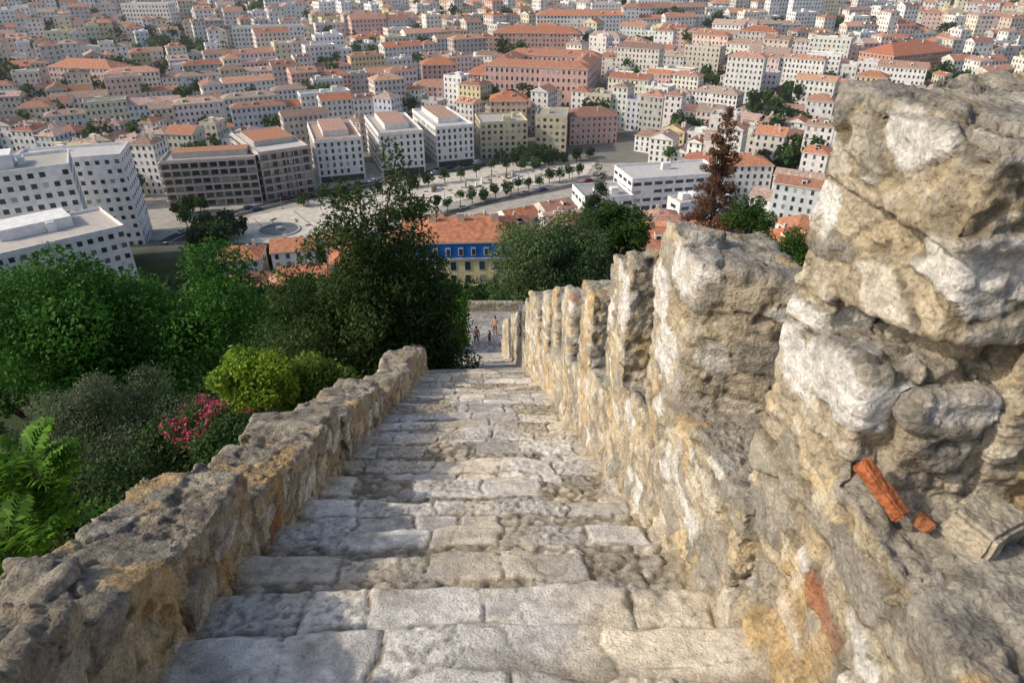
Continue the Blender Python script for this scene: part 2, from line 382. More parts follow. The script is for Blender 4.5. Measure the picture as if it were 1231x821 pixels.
# ------------------------------------------------------------ foliage
LB=1.4
def rdir(n):
    v=rng.normal(size=(n,3)); return v/np.linalg.norm(v,axis=1)[:,None]
def leaf_quads(Pt,out,size,asp=.5,up=.0):
    n=len(Pt); nr=out*.7+rdir(n)*.9+np.array([0,0,up]); nr/=np.linalg.norm(nr,axis=1)[:,None]
    a=np.cross(nr,rdir(n)); a/=np.linalg.norm(a,axis=1)[:,None]; b=np.cross(nr,a)
    s=(size*rng.uniform(.6,1.3,n))[:,None]
    return np.stack([Pt-a*s*.5,Pt-b*s*asp*.5+a*s*.05,Pt+a*s*.5,Pt+b*s*asp*.5+a*s*.05],1).reshape(-1,3)
def crown_points(cl,n,shell=.35):
    C=np.array([c[:3] for c in cl]); R=np.array([c[3] for c in cl]); fl=np.array([c[4] if len(c)>4 else 1 for c in cl])
    p=R**2; p/=p.sum(); k=rng.choice(len(cl),n,p=p); d=rdir(n)
    r=R[k]*(1-shell*rng.random(n)**1.5)*(1+.12*rng.normal(size=n))
    o=d*r[:,None]; o[:,2]*=fl[k]
    return C[k]+o,d,k
def ell_clumps(c,r,K,cr,flat=.8,inner=.35,low=-.5):
    out=[]
    while len(out)<K:
        d=rdir(1)[0]
        if d[2]<low: continue
        t=random.uniform(inner,.86)
        s=cr*random.uniform(.65,1.25)
        out.append((c[0]+d[0]*r[0]*t,c[1]+d[1]*r[1]*t,c[2]+d[2]*r[2]*t,s,flat))
    return out
def tube(V,F,p0,p1,r0,r1,k=7,bend=.1):
    p0=np.array(p0,float);p1=np.array(p1,float); L=np.linalg.norm(p1-p0); seg=4
    off=rdir(1)[0]*L*bend; base=len(V)
    ax=(p1-p0)/max(L,1e-6); u=np.cross(ax,(0.3,.9,.1)); u/=np.linalg.norm(u); w=np.cross(ax,u)
    for s in range(seg+1):
        t=s/seg; c=p0*(1-t)+p1*t+off*math.sin(math.pi*t); r=r0*(1-t)+r1*t
        for j in range(k):
            a=2*math.pi*j/k; V.append(tuple(c+(u*math.cos(a)+w*math.sin(a))*r))
    for s in range(seg):
        for j in range(k):
            a=base+s*k+j; b=base+s*k+(j+1)%k; F.append((a,b,b+k,a+k))
def tree(name,base,clumps,nleaf,size,col,col2=None,trunk=.25,asp=.5,bark=(.10,.08,.06),flowers=0,limbs=14,fork=None):
    e=empty(name,base); bx,by,bz=base
    V=[];F=[]
    C=np.array([c[:3] for c in clumps]); mid=C.mean(0); fk=np.array(fork) if fork else np.array((mid[0],mid[1],bz+(C[:,2].min()-bz)*.6+ .3))
    rel=lambda p:(p[0]-bx,p[1]-by,p[2]-bz)
    tube(V,F,(0,0,-.6),rel(fk),trunk,trunk*.7,9,.05)
    tube(V,F,rel(fk),rel(mid),trunk*.7,trunk*.4,8,.08)
    idx=rng.permutation(len(clumps))[:limbs]
    for i in idx:
        s=fk if C[i,2]<mid[2] else (fk+mid)/2
        tube(V,F,rel(s),rel(C[i]),trunk*.3,trunk*.06,6,.06)
    me=bpy.data.meshes.new('trunk'); me.from_pydata(V,[],F); me.materials.append(M_bark); setcol(me,np.tile(np.array(bark),(len(V),1)),'POINT')
    link(bpy.data.objects.new('trunk',me),e)
    P,d,k=crown_points(clumps,nleaf)
    vq=leaf_quads(P,d,size,asp,.3)-np.array(base)
    col=np.array(col)*LB; col2=np.array(col2 if col2 is not None else col*.6)*LB
    t=rng.random(len(clumps))[k]*.5+rng.random(nleaf)*.5
    cc=col2*(1-t[:,None])+col*t[:,None]
    cc*=rng.uniform(.7,1.3,(nleaf,1))
    me=mesh_polys('crown',vq,4,cc,[M_leaf]); link(bpy.data.objects.new('crown',me),e)
    if flowers:
        P,d,k=crown_points([(c[0],c[1],c[2]+.05,c[3]*1.05) for c in clumps],flowers,.1)
        m=(vn(P*4,4)>.45); P=P[m];d=d[m]
        fc=np.array((.62,.09,.20))*rng.uniform(.6,1.3,(len(P),1))
        me=mesh_polys('blossoms',leaf_quads(P,d,.05,.9)-np.array(base),4,fc,[M_leaf]); link(bpy.data.objects.new('blossoms',me),e)
    return e
g=lambda x,y: float(terr(x,y))
cl=ell_clumps((-14.9,23.2,-13.2),(5.9,5.0,4.3),80,1.2)
tree('broadleaf_tree',(-14.9,23.4,g(-14.9,23.4)),cl,80000,.17,(.062,.165,.024),(.022,.072,.012),.4)
cl=ell_clumps((-21.5,25,-14.8),(4.2,4,3.0),34,1.1)
tree('broadleaf_tree',(-21.5,25,g(-21.5,25)),cl,26000,.2,(.06,.14,.026),(.022,.06,.014),.35)
cl=[]
def spire(x,y,zt,zb,r,n,cs=1.):
    for i in range(n):
        t=(i+.5)/n; z=zt+(zb-zt)*t; rr=r*(.10+.90*t**.75); m=max(1,int(1+6*t))
        for j in range(m):
            a=random.uniform(0,6.28); q=rr*random.uniform(.3,1.0)
            cl.append((x+math.cos(a)*q,y+math.sin(a)*q*.9,z+random.uniform(-.2,.2),cs*(.35+.37*t*random.uniform(.6,1.2)),.8))
spire(-3.35,19.6,-5.0,-12.8,2.1,28,1.15); spire(-5.2,19.0,-5.9,-13.4,2.2,24,1.15); spire(-4.4,18.6,-5.5,-12.8,1.8,22,1.15); spire(-2.75,19.2,-7.6,-12.9,1.2,12,1.1); spire(-6.6,18.2,-8.0,-13.6,1.7,14,1.1); spire(-4.8,18.2,-8.6,-14.4,2.8,14,1.25)
tree('cypress_tree',(-4.7,18.9,g(-4.7,18.9)),cl,140000,.15,(.062,.098,.028),(.020,.040,.012),.3,.38,limbs=20,fork=(-4.7,18.9,-13.2))
cl=ell_clumps((-9.2,12.3,-9.4),(2.1,1.6,1.25),40,.45); tree('olive_tree',(-9.2,12.3,g(-9.2,12.3)),cl,34000,.075,(.12,.155,.085),(.045,.065,.035),.15,.35)
cl=ell_clumps((-6.6,12.2,-9.8),(2.4,1.3,1.1),30,.5); tree('dark_shrub',(-6.6,12.2,g(-6.6,12.2)),cl,20000,.09,(.05,.09,.025),(.02,.04,.012),.1)
cl=ell_clumps((-5.45,12.0,-8.0),(1.1,.8,1.0),32,.32); tree('bright_green_shrub',(-5.5,12.0,g(-5.5,12)),cl,14000,.10,(.20,.29,.025),(.09,.16,.02),.08)
cl=ell_clumps((-4.3,12.6,-8.6),(1.0,.8,.9),22,.32); tree('bright_green_shrub',(-4.5,12.6,g(-4.5,12.6)),cl,9000,.10,(.13,.2,.03),(.06,.10,.02),.08)
cl=ell_clumps((-5.7,10.3,-7.8),(.9,.6,.5),30,.22); tree('oleander_bush',(-5.7,10.3,g(-5.7,10.3)),cl,10000,.08,(.07,.13,.035),(.03,.06,.02),.06,.3,flowers=3200)
cl=ell_clumps((-4.3,9.0,-7.2),(1.0,.8,.4),18,.28); tree('dark_shrub',(-4.3,9.0,g(-4.3,9)),cl,11000,.08,(.05,.10,.025),(.02,.045,.012),.06)
cl=ell_clumps((-6.4,7.6,-7.5),(2.2,1.3,.8),26,.45); tree('dark_shrub',(-6.4,7.6,g(-6.4,7.6)),cl,20000,.08,(.045,.085,.025),(.02,.04,.012),.08)
cl=ell_clumps((-9.5,17.0,-13.2),(3.4,2.0,1.5),30,.7); tree('dark_shrub',(-9.5,17.0,g(-9.5,17.0)),cl,20000,.13,(.045,.085,.022),(.02,.04,.012),.1)
cl=ell_clumps((-2.6,23.6,-13.1),(.95,1.2,1.45),24,.38); tree('bright_green_shrub',(-2.9,23.6,g(-2.9,23.6)),cl,12000,.14,(.15,.33,.03),(.07,.17,.02),.08)
cl=ell_clumps((-2.9,26.5,-13.8),(1.0,1.4,1.7),22,.4); tree('bright_green_shrub',(-3.3,26.5,g(-3.3,26.5)),cl,10000,.15,(.16,.34,.03),(.08,.18,.02),.08)
cl=ell_clumps((-6.5,32,-19.0),(2.6,3,2.6),30,.8); tree('broadleaf_tree',(-6.5,32,g(-6.5,32)),cl,16000,.2,(.05,.11,.026),(.022,.05,.014),.2)
cl=ell_clumps((-11.5,33,-19.0),(3.2,3,2.8),30,.9); tree('broadleaf_tree',(-11.5,33,g(-11.5,33)),cl,18000,.2,(.05,.11,.026),(.022,.05,.014),.2)
cl=ell_clumps((-9.5,44,-24.0),(3.2,3,3.0),30,.9); tree('broadleaf_tree',(-9.5,44,g(-9.5,44)),cl,14000,.24,(.045,.10,.024),(.022,.05,.014),.2)
# right of the wall
cl=ell_clumps((1.75,34.4,-15.3),(3.2,3.0,3.6),52,.95); tree('olive_tree',(1.9,34.4,g(1.9,34.4)),cl,40000,.17,(.12,.18,.07),(.04,.07,.03),.3,.4)
cl=ell_clumps((4.2,36,-17.0),(2.2,2,2.6),26,.8); tree('olive_tree',(4.2,36,g(4.2,36)),cl,16000,.18,(.085,.14,.055),(.03,.055,.024),.3,.4)
cl=ell_clumps((6.9,42.6,-16.7),(2.4,2.2,2.4),26,.8); tree('dark_oak_tree',(6.9,42.6,g(6.9,42.6)),cl,16000,.2,(.05,.10,.024),(.018,.04,.012),.3)
cl=[]; spire(7.6,58.5,-16.3,-24,1.9,18); tree('conifer_tree',(7.6,58.5,g(7.6,58.5)),cl,15000,.22,(.045,.075,.03),(.02,.035,.015),.2,.3,limbs=0)
cl=ell_clumps((24.5,67,-24.2),(2.6,2.4,2.4),22,.9); tree('broadleaf_tree',(24.5,67,g(24.5,67)),cl,9000,.25,(.06,.12,.025),(.02,.045,.012),.3)
cl=ell_clumps((16.4,37.4,-16.2),(2.6,2,2.2),22,.8); tree('broadleaf_tree',(16.4,37.4,g(16.4,37.4)),cl,9000,.2,(.07,.15,.03),(.03,.06,.015),.25)
cl=ell_clumps((10.5,40,-18.5),(3,2,2.2),22,.8); tree('broadleaf_tree',(10.5,40,g(10.5,40)),cl,9000,.2,(.06,.13,.03),(.03,.06,.015),.25)
cl=[]
for i in range(19):
    t=i/18; z=-15.6-13.5*t; R=.4+2.9*t**.8
    for j in range(6):
        a=random.uniform(0,6.28); q=R*random.uniform(.5,1.05)
        cl.append((23.6+math.cos(a)*q,77+math.sin(a)*q,z+.25*q+random.uniform(-.3,.3),.36+.34*t,.8))
        if t>.2: cl.append((23.6+math.cos(a)*q*.55,77+math.sin(a)*q*.55,z+.1*q,.42,.7))
tree('araucaria_tree',(23.6,77,g(23.6,77)),cl,17000,.30,(.17,.088,.055),(.09,.05,.032),.3,.35,bark=(.12,.08,.06),limbs=50,fork=(23.6,77,-27))
def frond_plant(name,base,n,h,spread):
    e=empty(name,base); V=[];F=[];LV=[];LC=[]
    for i in range(n):
        a=random.uniform(0,6.28); el=random.uniform(.35,1.1); L=random.uniform(.40,.65)
        hh=h*random.uniform(.35,1.0); st=np.array((math.cos(a)*.06,math.sin(a)*.06,hh))
        dr=np.array((math.cos(a)*math.cos(el),math.sin(a)*math.cos(el),math.sin(el)))
        prev=st
        for s in range(1,11):
            t=s/10; p=st+dr*L*t+np.array((0,0,-.42*L*t*t))
            if s==10 or s%3==0: tube(V,F,prev,p,.004,.003,4,0); prev=p
            side=np.cross(dr,(0,0,1)); side/=np.linalg.norm(side)
            for sg in (-1,1):
                ll=.14*math.sin(math.pi*min(1,t*.8+.15)); tip=p+side*sg*ll+dr*ll*.45+np.array((0,0,random.uniform(-.06,.0)))
                wv=dr*ll*.26+np.array((0,0,random.uniform(-.01,.01)))
                m=(p+tip)/2+np.array((0,0,.012))
                LV+= [p,m-wv,tip,m+wv]; LC.append(np.array((.12,.28,.03))*random.uniform(.5,1.4))
        tube(V,F,(0,0,0),st,.012,.008,5,.03)
    me=bpy.data.meshes.new('stems'); me.from_pydata(V,[],F); me.materials.append(M_bark); setcol(me,np.tile(np.array((.1,.15,.04)),(len(V),1)),'POINT'); link(bpy.data.objects.new('stems',me),e)
    link(bpy.data.objects.new('leaflets',mesh_polys('leaflets',np.array(LV),4,np.array(LC),[M_leaf])),e)
frond_plant('ailanthus_sapling',(-4.25,4.6,-5.2),60,1.45,.5)
frond_plant('ailanthus_sapling',(-4.1,4.0,-5.1),40,1.1,.5)
# ------------------------------------------------------------ distant tree mass
def tree_mass(name,pts,n,size,cols):
    VV=[];CC=[]
    for (x,y,z,r,h) in pts:
        K=9; cl=[(x+random.uniform(-.5,.5)*r,y+random.uniform(-.5,.5)*r,z+h-r*.7+random.uniform(-.45,.5)*r,r*random.uniform(.4,.62)) for _ in range(K)]
        P,d,k=crown_points(cl,n); VV.append(leaf_quads(P,d,size*r/3.5,.7,.2))
        b=np.array(random.choice(cols))*random.uniform(.8,1.2)*1.25; CC.append(b*(rng.random(K)[k][:,None]*.5+.65)*rng.uniform(.8,1.2,(n,1)))
    V=[];F=[]
    for (x,y,z,r,h) in pts: tube(V,F,(x,y,z-.5),(x,y,z+h-r),.12*r**.7,.06*r**.7,5,.02)
    e=empty(name)
    link(bpy.data.objects.new('crowns',mesh_polys('crowns',np.concatenate(VV),4,np.concatenate(CC),[M_leaf])),e)
    me=bpy.data.meshes.new('trunks'); me.from_pydata(V,[],F); me.materials.append(M_bark); setcol(me,np.tile(np.array((.1,.08,.06)),(len(V),1)),'POINT'); link(bpy.data.objects.new('trunks',me),e)
# ------------------------------------------------------------ buildings
class MB:
    def __init__(s): s.V=[];s.M=[];s.C=[]
    def q(s,a,b,c,d,m,col): s.V+=[a,b,c,d]; s.M.append(m); s.C.append(col)
    def box(s,cx,cy,w,d,an,z0,z1,m,col,top=None):
        c,n=math.cos(an),math.sin(an)
        f=lambda u,v,z:(cx+u*c-v*n,cy+u*n+v*c,z)
        w/=2;d/=2; A=[(-w,-d),(w,-d),(w,d),(-w,d)]
        for i in range(4):
            p=A[i];r=A[(i+1)%4]; s.q(f(*p,z0),f(*r,z0),f(*r,z1),f(*p,z1),m,col)
        s.q(*[f(*p,z1) for p in A],top[0] if top else m,top[1] if top else col)
        return f
def jit(c,a=.1):
    k=random.uniform(1-a,1+a); return tuple(min(.85,v*k*random.uniform(.97,1.03)) for v in c)
def house(mb,cx,cy,w,d,an,z0,h,wc,rc,roof='hip',fl=3.1,ws=2.7,ww=1.1,wh=1.6,frame=False,glass=(.035,.045,.06),rh=None,base=5,ground=True,chim=True,balc=0,parapet=False,detail=True):
    rt=random.choice(((.45,.43,.4),(.36,.35,.34),(.52,.48,.44),(.40,.28,.22),(.55,.54,.53)))
    f=mb.box(cx,cy,w,d,an,z0-base,z0+h,0,wc,(1,rc) if roof=='flat_tile' else (3,rt))
    W,D=w/2,d/2; zt=z0+h
    sides=[((-W,-D),(W,-D),w),((W,-D),(W,D),d),((W,D),(-W,D),w),((-W,D),(-W,-D),d)]
    c,n=math.cos(an),math.sin(an)
    for k,(a,b,L) in enumerate(sides):
        tx,ty=(b[0]-a[0])/L,(b[1]-a[1])/L; nx,ny=ty,-tx
        gx,gy=nx*c-ny*n,nx*n+ny*c
        if (-cx*gx-cy*gy)/math.hypot(cx,cy)<-.25: continue
        nw=max(1,int((L-.8)/ws)); nf=max(1,int(round(h/fl)))
        for j in range(nf):
            zc=z0+(j+.52)*h/nf
            for i in range(nw):
                u=(i+.5)*L/nw
                if random.random()<.03: continue
                hw,hh=ww/2,min(wh,h/nf*.62)/2
                if j==0 and ground: hh*=1.15; hw*=1.1
                def pt(du,dz,o):
                    return f(a[0]+tx*(u+du)+nx*o,a[1]+ty*(u+du)+ny*o,zc+dz)
                if frame:
                    e=.16; mb.q(pt(-hw-e,-hh-e,.04),pt(hw+e,-hh-e,.04),pt(hw+e,hh+e,.04),pt(-hw-e,hh+e,.04),3,frame)
                gc=glass if random.random()>.25 else (.34,.35,.33) if random.random()>.4 else (.11,.15,.13)
                mb.q(pt(-hw,-hh,.08),pt(hw,-hh,.08),pt(hw,hh,.08),pt(-hw,hh,.08),2,jit(gc,.3))
                if balc and j>0 and random.random()<balc:
                    mb.q(pt(-hw-.3,-hh,.6),pt(hw+.3,-hh,.6),pt(hw+.3,-hh+.9,.6),pt(-hw-.3,-hh+.9,.6),2,(.06,.06,.06))
                    mb.q(pt(-hw-.3,-hh-.05,.05),pt(hw+.3,-hh-.05,.05),pt(hw+.3,-hh-.05,.62),pt(-hw-.3,-hh-.05,.62),3,(.4,.38,.35))
    o=.4
    if roof in('hip','gable'):
        rh=rh or min(w,d)*.24
        E=[(-W-o,-D-o),(W+o,-D-o),(W+o,D+o),(-W-o,D+o)]
        ze=zt+.1
        ins=(min(W,D)+o) if roof=='hip' else 0
        if w>=d: R=[(-W-o+ins,0),(W+o-ins,0)]
        else: R=[(0,-D-o+ins),(0,D+o-ins)]
        if w>=d:
            mb.q(f(*E[0],ze),f(*E[1],ze),f(*R[1],ze+rh),f(*R[0],ze+rh),1,rc)
            mb.q(f(*E[2],ze),f(*E[3],ze),f(*R[0],ze+rh),f(*R[1],ze+rh),1,jit(rc,.06))
            ends=[(E[1],E[2],R[1]),(E[3],E[0],R[0])]
        else:
            mb.q(f(*E[1],ze),f(*E[2],ze),f(*R[1],ze+rh),f(*R[0],ze+rh),1,rc)
            mb.q(f(*E[3],ze),f(*E[0],ze),f(*R[0],ze+rh),f(*R[1],ze+rh),1,jit(rc,.06))
            ends=[(E[0],E[1],R[0]),(E[2],E[3],R[1])]
        for p,r,t in ends:
            tt=f(*t,ze+rh); mb.q(f(*p,ze),f(*r,ze),tt,tt,1 if roof=='hip' else 0,rc if roof=='hip' else wc)
        for i in range(4):
            p=E[i];r=E[(i+1)%4]; mb.q(f(*p,ze-.35),f(*r,ze-.35),f(*r,ze-.003),f(*p,ze-.003),3,jit((.62,.6,.55)))
        if chim:
            for _ in range(random.choice((1,1,2,3))):
                u,v=random.uniform(-W*.7,W*.7),random.uniform(-D*.6,D*.6); x,y,_z=f(u,v,0)
                mb.box(x,y,random.uniform(.5,1.3),.6,an,zt,zt+rh+random.uniform(.2,1.2),0,jit((.6,.57,.52)))
            if detail and random.random()<.5:
                for u in ((-W*.5,W*.35) if (w>9 and random.random()<.5) else (random.uniform(-W*.5,W*.5),)):
                    if w<d: u=0
                    x,y,_z=f(u,-D*.45,0)
                    mb.box(x,y,1.8,2.4,an,zt,zt+rh*.55+.9,0,wc,(1,rc)); x2,y2,_z=f(u,-D*.45-1.25,0)
                    mb.box(x2,y2,1.0,.12,an,zt+.6,zt+rh*.5+.6,2,(.04,.05,.06))
    elif roof!='none':
        if roof!='flat_tile' or parapet:
            for p,q,lw,ld in (((0),(-D+.15),w,.3),((0),(D-.15),w,.3),((-W+.15),(0),.3,d-.6),((W-.15),(0),.3,d-.6)):
                x,y,_z=f(p,q,0); mb.box(x,y,lw,ld,an,zt+.003,zt+.9,0,wc)
        for _ in range(random.choice((1,2,3))):
            u,v=random.uniform(-W*.6,W*.6),random.uniform(-D*.6,D*.6); x,y,_z=f(u,v,0)
            mb.box(x,y,random.uniform(1.5,4),random.uniform(1.5,3.5),an,zt+.01,zt+random.uniform(1.5,2.8),0,jit(wc))
    return f
def finish(mb,name,mass=False):
    V=np.array(mb.V); M=np.array(mb.M); C=np.array(mb.C)
    if mass:
        return link(bpy.data.objects.new(name,mesh_polys(name,V,4,C,BM,M)))
    e=empty(name)
    Vq=V.reshape(-1,4,3)
    for k,pn in enumerate(('walls','roof','windows','trim')):
        m=M==k
        if m.any(): link(bpy.data.objects.new(pn,mesh_polys(pn,Vq[m].reshape(-1,3),4,C[m],[BM[k]])),e)
    return e
WC=[(.80,.79,.77)]*11+[(.76,.72,.62),(.74,.68,.52),(.74,.62,.36),(.74,.58,.52),(.70,.46,.42),(.76,.73,.66),(.54,.52,.49),(.60,.64,.70),(.74,.66,.60),(.82,.82,.82),(.72,.66,.56),(.64,.58,.48)]
RC=[(.44,.18,.10),(.48,.22,.13),(.36,.16,.105),(.48,.27,.19),(.31,.16,.115),(.42,.23,.165),(.27,.175,.14),(.40,.30,.25),(.36,.23,.18),(.44,.32,.26)]
GZ=-95
excl=[]
def fac(x0,y0,x1,y1,depth):
    L=math.hypot(x1-x0,y1-y0); an=math.atan2(y1-y0,x1-x0); nx,ny=-math.sin(an),math.cos(an)
    cx,cy=(x0+x1)/2+nx*depth/2,(y0+y1)/2+ny*depth/2
    excl.append((cx,cy,L+3,depth+3,an)); return cx,cy,L,depth,an
WHT=(.82,.82,.815)
mb=MB()
a=fac(-137,158,-110,184,22); house(mb,*a,GZ,26,WHT,(.5,.5,.48),'flat',3.3,2.6,1.35,1.4,False)
x,y=a[0]-4,a[1]+4; mb.box(x,y,18,10,a[4],GZ+26.01,GZ+29,0,WHT)
a=fac(-172,182,-133,204,20); house(mb,*a,GZ,38,WHT,(.5,.5,.48),'flat',3.3,2.9,1.5,1.5,False)
mb.box(a[0],a[1],16,9,a[4],GZ+38.01,GZ+42,0,WHT)
a=fac(-166,224,-134,234,18); house(mb,*a,GZ,33,WHT,(.5,.5,.48),'flat',3.3,2.9,1.3,1.4,False)
finish(mb,'white_hotel')
for (q,h) in (((-143,276,-107,284,17),19),((-106,286,-88,298,44),20)):
    mb=MB(); a=fac(*q); wc=(.50,.46,.42)
    f=house(mb,*a,GZ,h,wc,(.5,.3,.22),'flat',3.2,3.6,2.6,2.1,False,glass=(.05,.05,.055))
    nfl=int(round(h/3.2)); W,D=a[2]/2,a[3]/2
    for j in range(1,nfl+1):
        z=GZ+j*h/nfl
        x,y,_=f(0,-D-.6,0); mb.box(x,y,a[2],1.2,a[4],z-.25,z+.02,3,(.60,.56,.52))
        mb.box(*f(0,-D-1.15,0)[:2],a[2],.08,a[4],z+.03,z+.55,3,(.50,.38,.34))
        mb.box(*f(-W-.5,0,0)[:2],1.0,a[3],a[4],z-.25,z+.02,3,(.60,.56,.52))
    n=int(a[2]/3.6)
    for i in range(n+1):
        x,y,_=f(-W+i*a[2]/n,-D-.55,0); mb.box(x,y,.25,1.0,a[4],GZ,GZ+h,3,(.55,.5,.46))
    mb.box(*f(0,2,0)[:2],a[2]*.8,a[3]*.5,a[4],GZ+h+.02,GZ+h+2.4,0,wc,(1,(.42,.2,.12)))
    finish(mb,'balcony_apartment_block')
for q,h in (((-89,311,-69,318,38),19),((-62,322,-42,329,42),19.5),((-37,337,-19,344,46),19)):
    mb=MB(); a=fac(*q)
    f=house(mb,*a,GZ,h,(.83,.82,.80),(.5,.5,.5),'flat',3.2,2.55,1.15,1.9,False,glass=(.03,.035,.05))
    W,D=a[2]/2,a[3]/2
    for j in (1,6):
        z=GZ+j*h/6.2; mb.box(*f(0,0,0)[:2],a[2]+.7,a[3]+.7,a[4],z-.2,z+.15,3,(.66,.62,.58))
    mb.box(*f(0,D*.15,0)[:2],a[2]*.55,a[3]*.7,a[4],GZ+h+.02,GZ+h+2.6,0,(.75,.73,.7),(1,(.44,.28,.22)))
    mb.box(*f(0,-D-.03,0)[:2],a[2]-1.5,.2,a[4],GZ+.05,GZ+3.0,2,(.05,.05,.055))
    finish(mb,'white_apartment_block')
def single(name,q,z,h,wc,rc,roof='hip',**k):
    mb=MB(); a=fac(*q); f=house(mb,*a,z,h,wc,rc,roof,**k); finish(mb,name); return a,f
single('beige_apartment_building',(-16,352,8,356,22),GZ,18,(.60,.54,.38),(.42,.3,.2),'flat',ws=2.8,ww=1.5)
single('beige_apartment_building',(12,360,28,358,20),GZ,20,(.60,.54,.38),(.42,.3,.2),'flat',ws=2.8,ww=1.5)
single('terracotta_roof_house',(-12,384,8,384,16),-92,20,(.62,.48,.38),RC[0])
single('pink_townhouse',(31,372,57,377,15),GZ+2,15,(.66,.40,.37),RC[4],frame=(.7,.66,.6))
single('magenta_house',(-84,420,-58,424,22),-89,14,(.74,.30,.46),RC[2],frame=(.7,.66,.6))
single('pink_townhouse',(-60,432,-30,434,14),-88,15,(.70,.46,.46),RC[5],frame=(.7,.66,.6))
single('terracotta_roof_house',(-58,470,-36,474,16),-84,18,(.62,.42,.36),RC[0])
single('terracotta_roof_house',(-30,455,-8,450,24),-86,17,(.62,.38,.32),RC[0])
mb=MB(); an=math.radians(-14); cx,cy=22,472; cc,cs=math.cos(an),math.sin(an); pz=-86
for (u,v,w,d) in ((0,-26,64,14),(0,26,64,14),(-25,0,14,37.9),(25,0,14,37.9)):
    house(mb,cx+u*cc-v*cs,cy+u*cs+v*cc,w,d,an,pz,23 if v!=0 or u<0 else 22.8,(.68,.43,.39),(.42,.20,.13),'hip',4.2,3.1,1.3,2.2,(.74,.66,.6),chim=True)
excl.append((cx,cy,72,74,an)); finish(mb,'pink_courtyard_building')
single('orange_institution_building',(-14,550,50,546,18),-77,22,(.62,.38,.32),(.42,.18,.11),frame=(.68,.6,.54))
single('orange_institution_building',(250,480,305,510,26),-80,18,(.64,.33,.22),(.44,.17,.10),frame=(.68,.6,.54))
single('long_white_building',(20,610,75,610,16),-72,24,(.80,.78,.75),RC[1])
single('long_white_building',(-210,560,-160,575,16),-75,22,(.80,.78,.75),(.5,.5,.5),'flat')
single('long_white_building',(-330,640,-290,640,14),-68,26,(.76,.74,.72),(.5,.5,.5),'flat')
single('pink_long_building',(-300,470,-255,462,18),-83,16,(.74,.54,.50),RC[1],frame=(.74,.7,.66))
mb=MB()
for q,h in (((28,252,47,256,18),8.5),((47,262,86,271,20),13),((64,251,86,259,9),7)):
    a=fac(*q); f=house(mb,*a,-92,h,(.83,.83,.83),(.5,.5,.5),'flat',3.4,4.2,3.3,1.3,False,glass=(.04,.05,.07))
finish(mb,'white_modern_building')
single('white_townhouse',(88,280,108,280,14),-90,12,(.8,.79,.78),RC[1],'hip')
mb=MB(); a=fac(-16.5,109.5,1.0,110.5,12); yz=-54.6
f=house(mb,*a,yz,7.6,(.78,.67,.36),RC[0],'flat_tile',2.7,2.2,.95,1.6,(.80,.77,.70),base=8,glass=(.05,.06,.08))
W,D=a[2]/2,a[3]/2
mb.box(a[0],a[1],a[2]+.5,a[3]+.5,a[4],yz+7.603,yz+7.9,3,(.66,.62,.55))
mb.box(a[0],a[1],a[2]-.1,a[3]-.1,a[4],yz+7.903,yz+10.9,0,(.04,.24,.80))
for i in range(8):
    x,y,_=f(-W+(i+.5)*a[2]/8,-D-.05,0); mb.box(x,y,.85,.6,a[4],yz+8.4,yz+9.8,3,(.75,.74,.7)); x,y,_=f(-W+(i+.5)*a[2]/8,-D-.36,0); mb.box(x,y,.6,.06,a[4],yz+8.55,yz+9.65,2,(.05,.06,.09))
oo=.5; ze=yz+10.95
E=[(-W-oo,-D-oo),(W+oo,-D-oo),(W+oo,D+oo),(-W-oo,D+oo)]; R=[(-W+4,0),(W-4,0)]
for qd in ((E[0],E[1],R[1],R[0]),(E[2],E[3],R[0],R[1]),(E[1],E[2],R[1],R[1]),(E[3],E[0],R[0],R[0])):
    mb.q(f(*qd[0],ze),f(*qd[1],ze),f(*qd[2],ze+2.3),f(*qd[3],ze+2.3),1,(.44,.19,.11))
for i in range(4):
    mb.q(f(*E[i],ze-.3),f(*E[(i+1)%4],ze-.3),f(*E[(i+1)%4],ze-.003),f(*E[i],ze-.003),3,(.6,.55,.5))
for u in (-6,-1,5): mb.box(*f(u,-1,0)[:2],1.3,.6,a[4],ze,ze+3.2,0,(.6,.5,.4))
mb.box(*f(0,-D-.4,0)[:2],a[2]+.3,.8,a[4],yz+2.6,yz+2.75,3,(.6,.55,.5))
finish(mb,'yellow_blue_tiled_house')
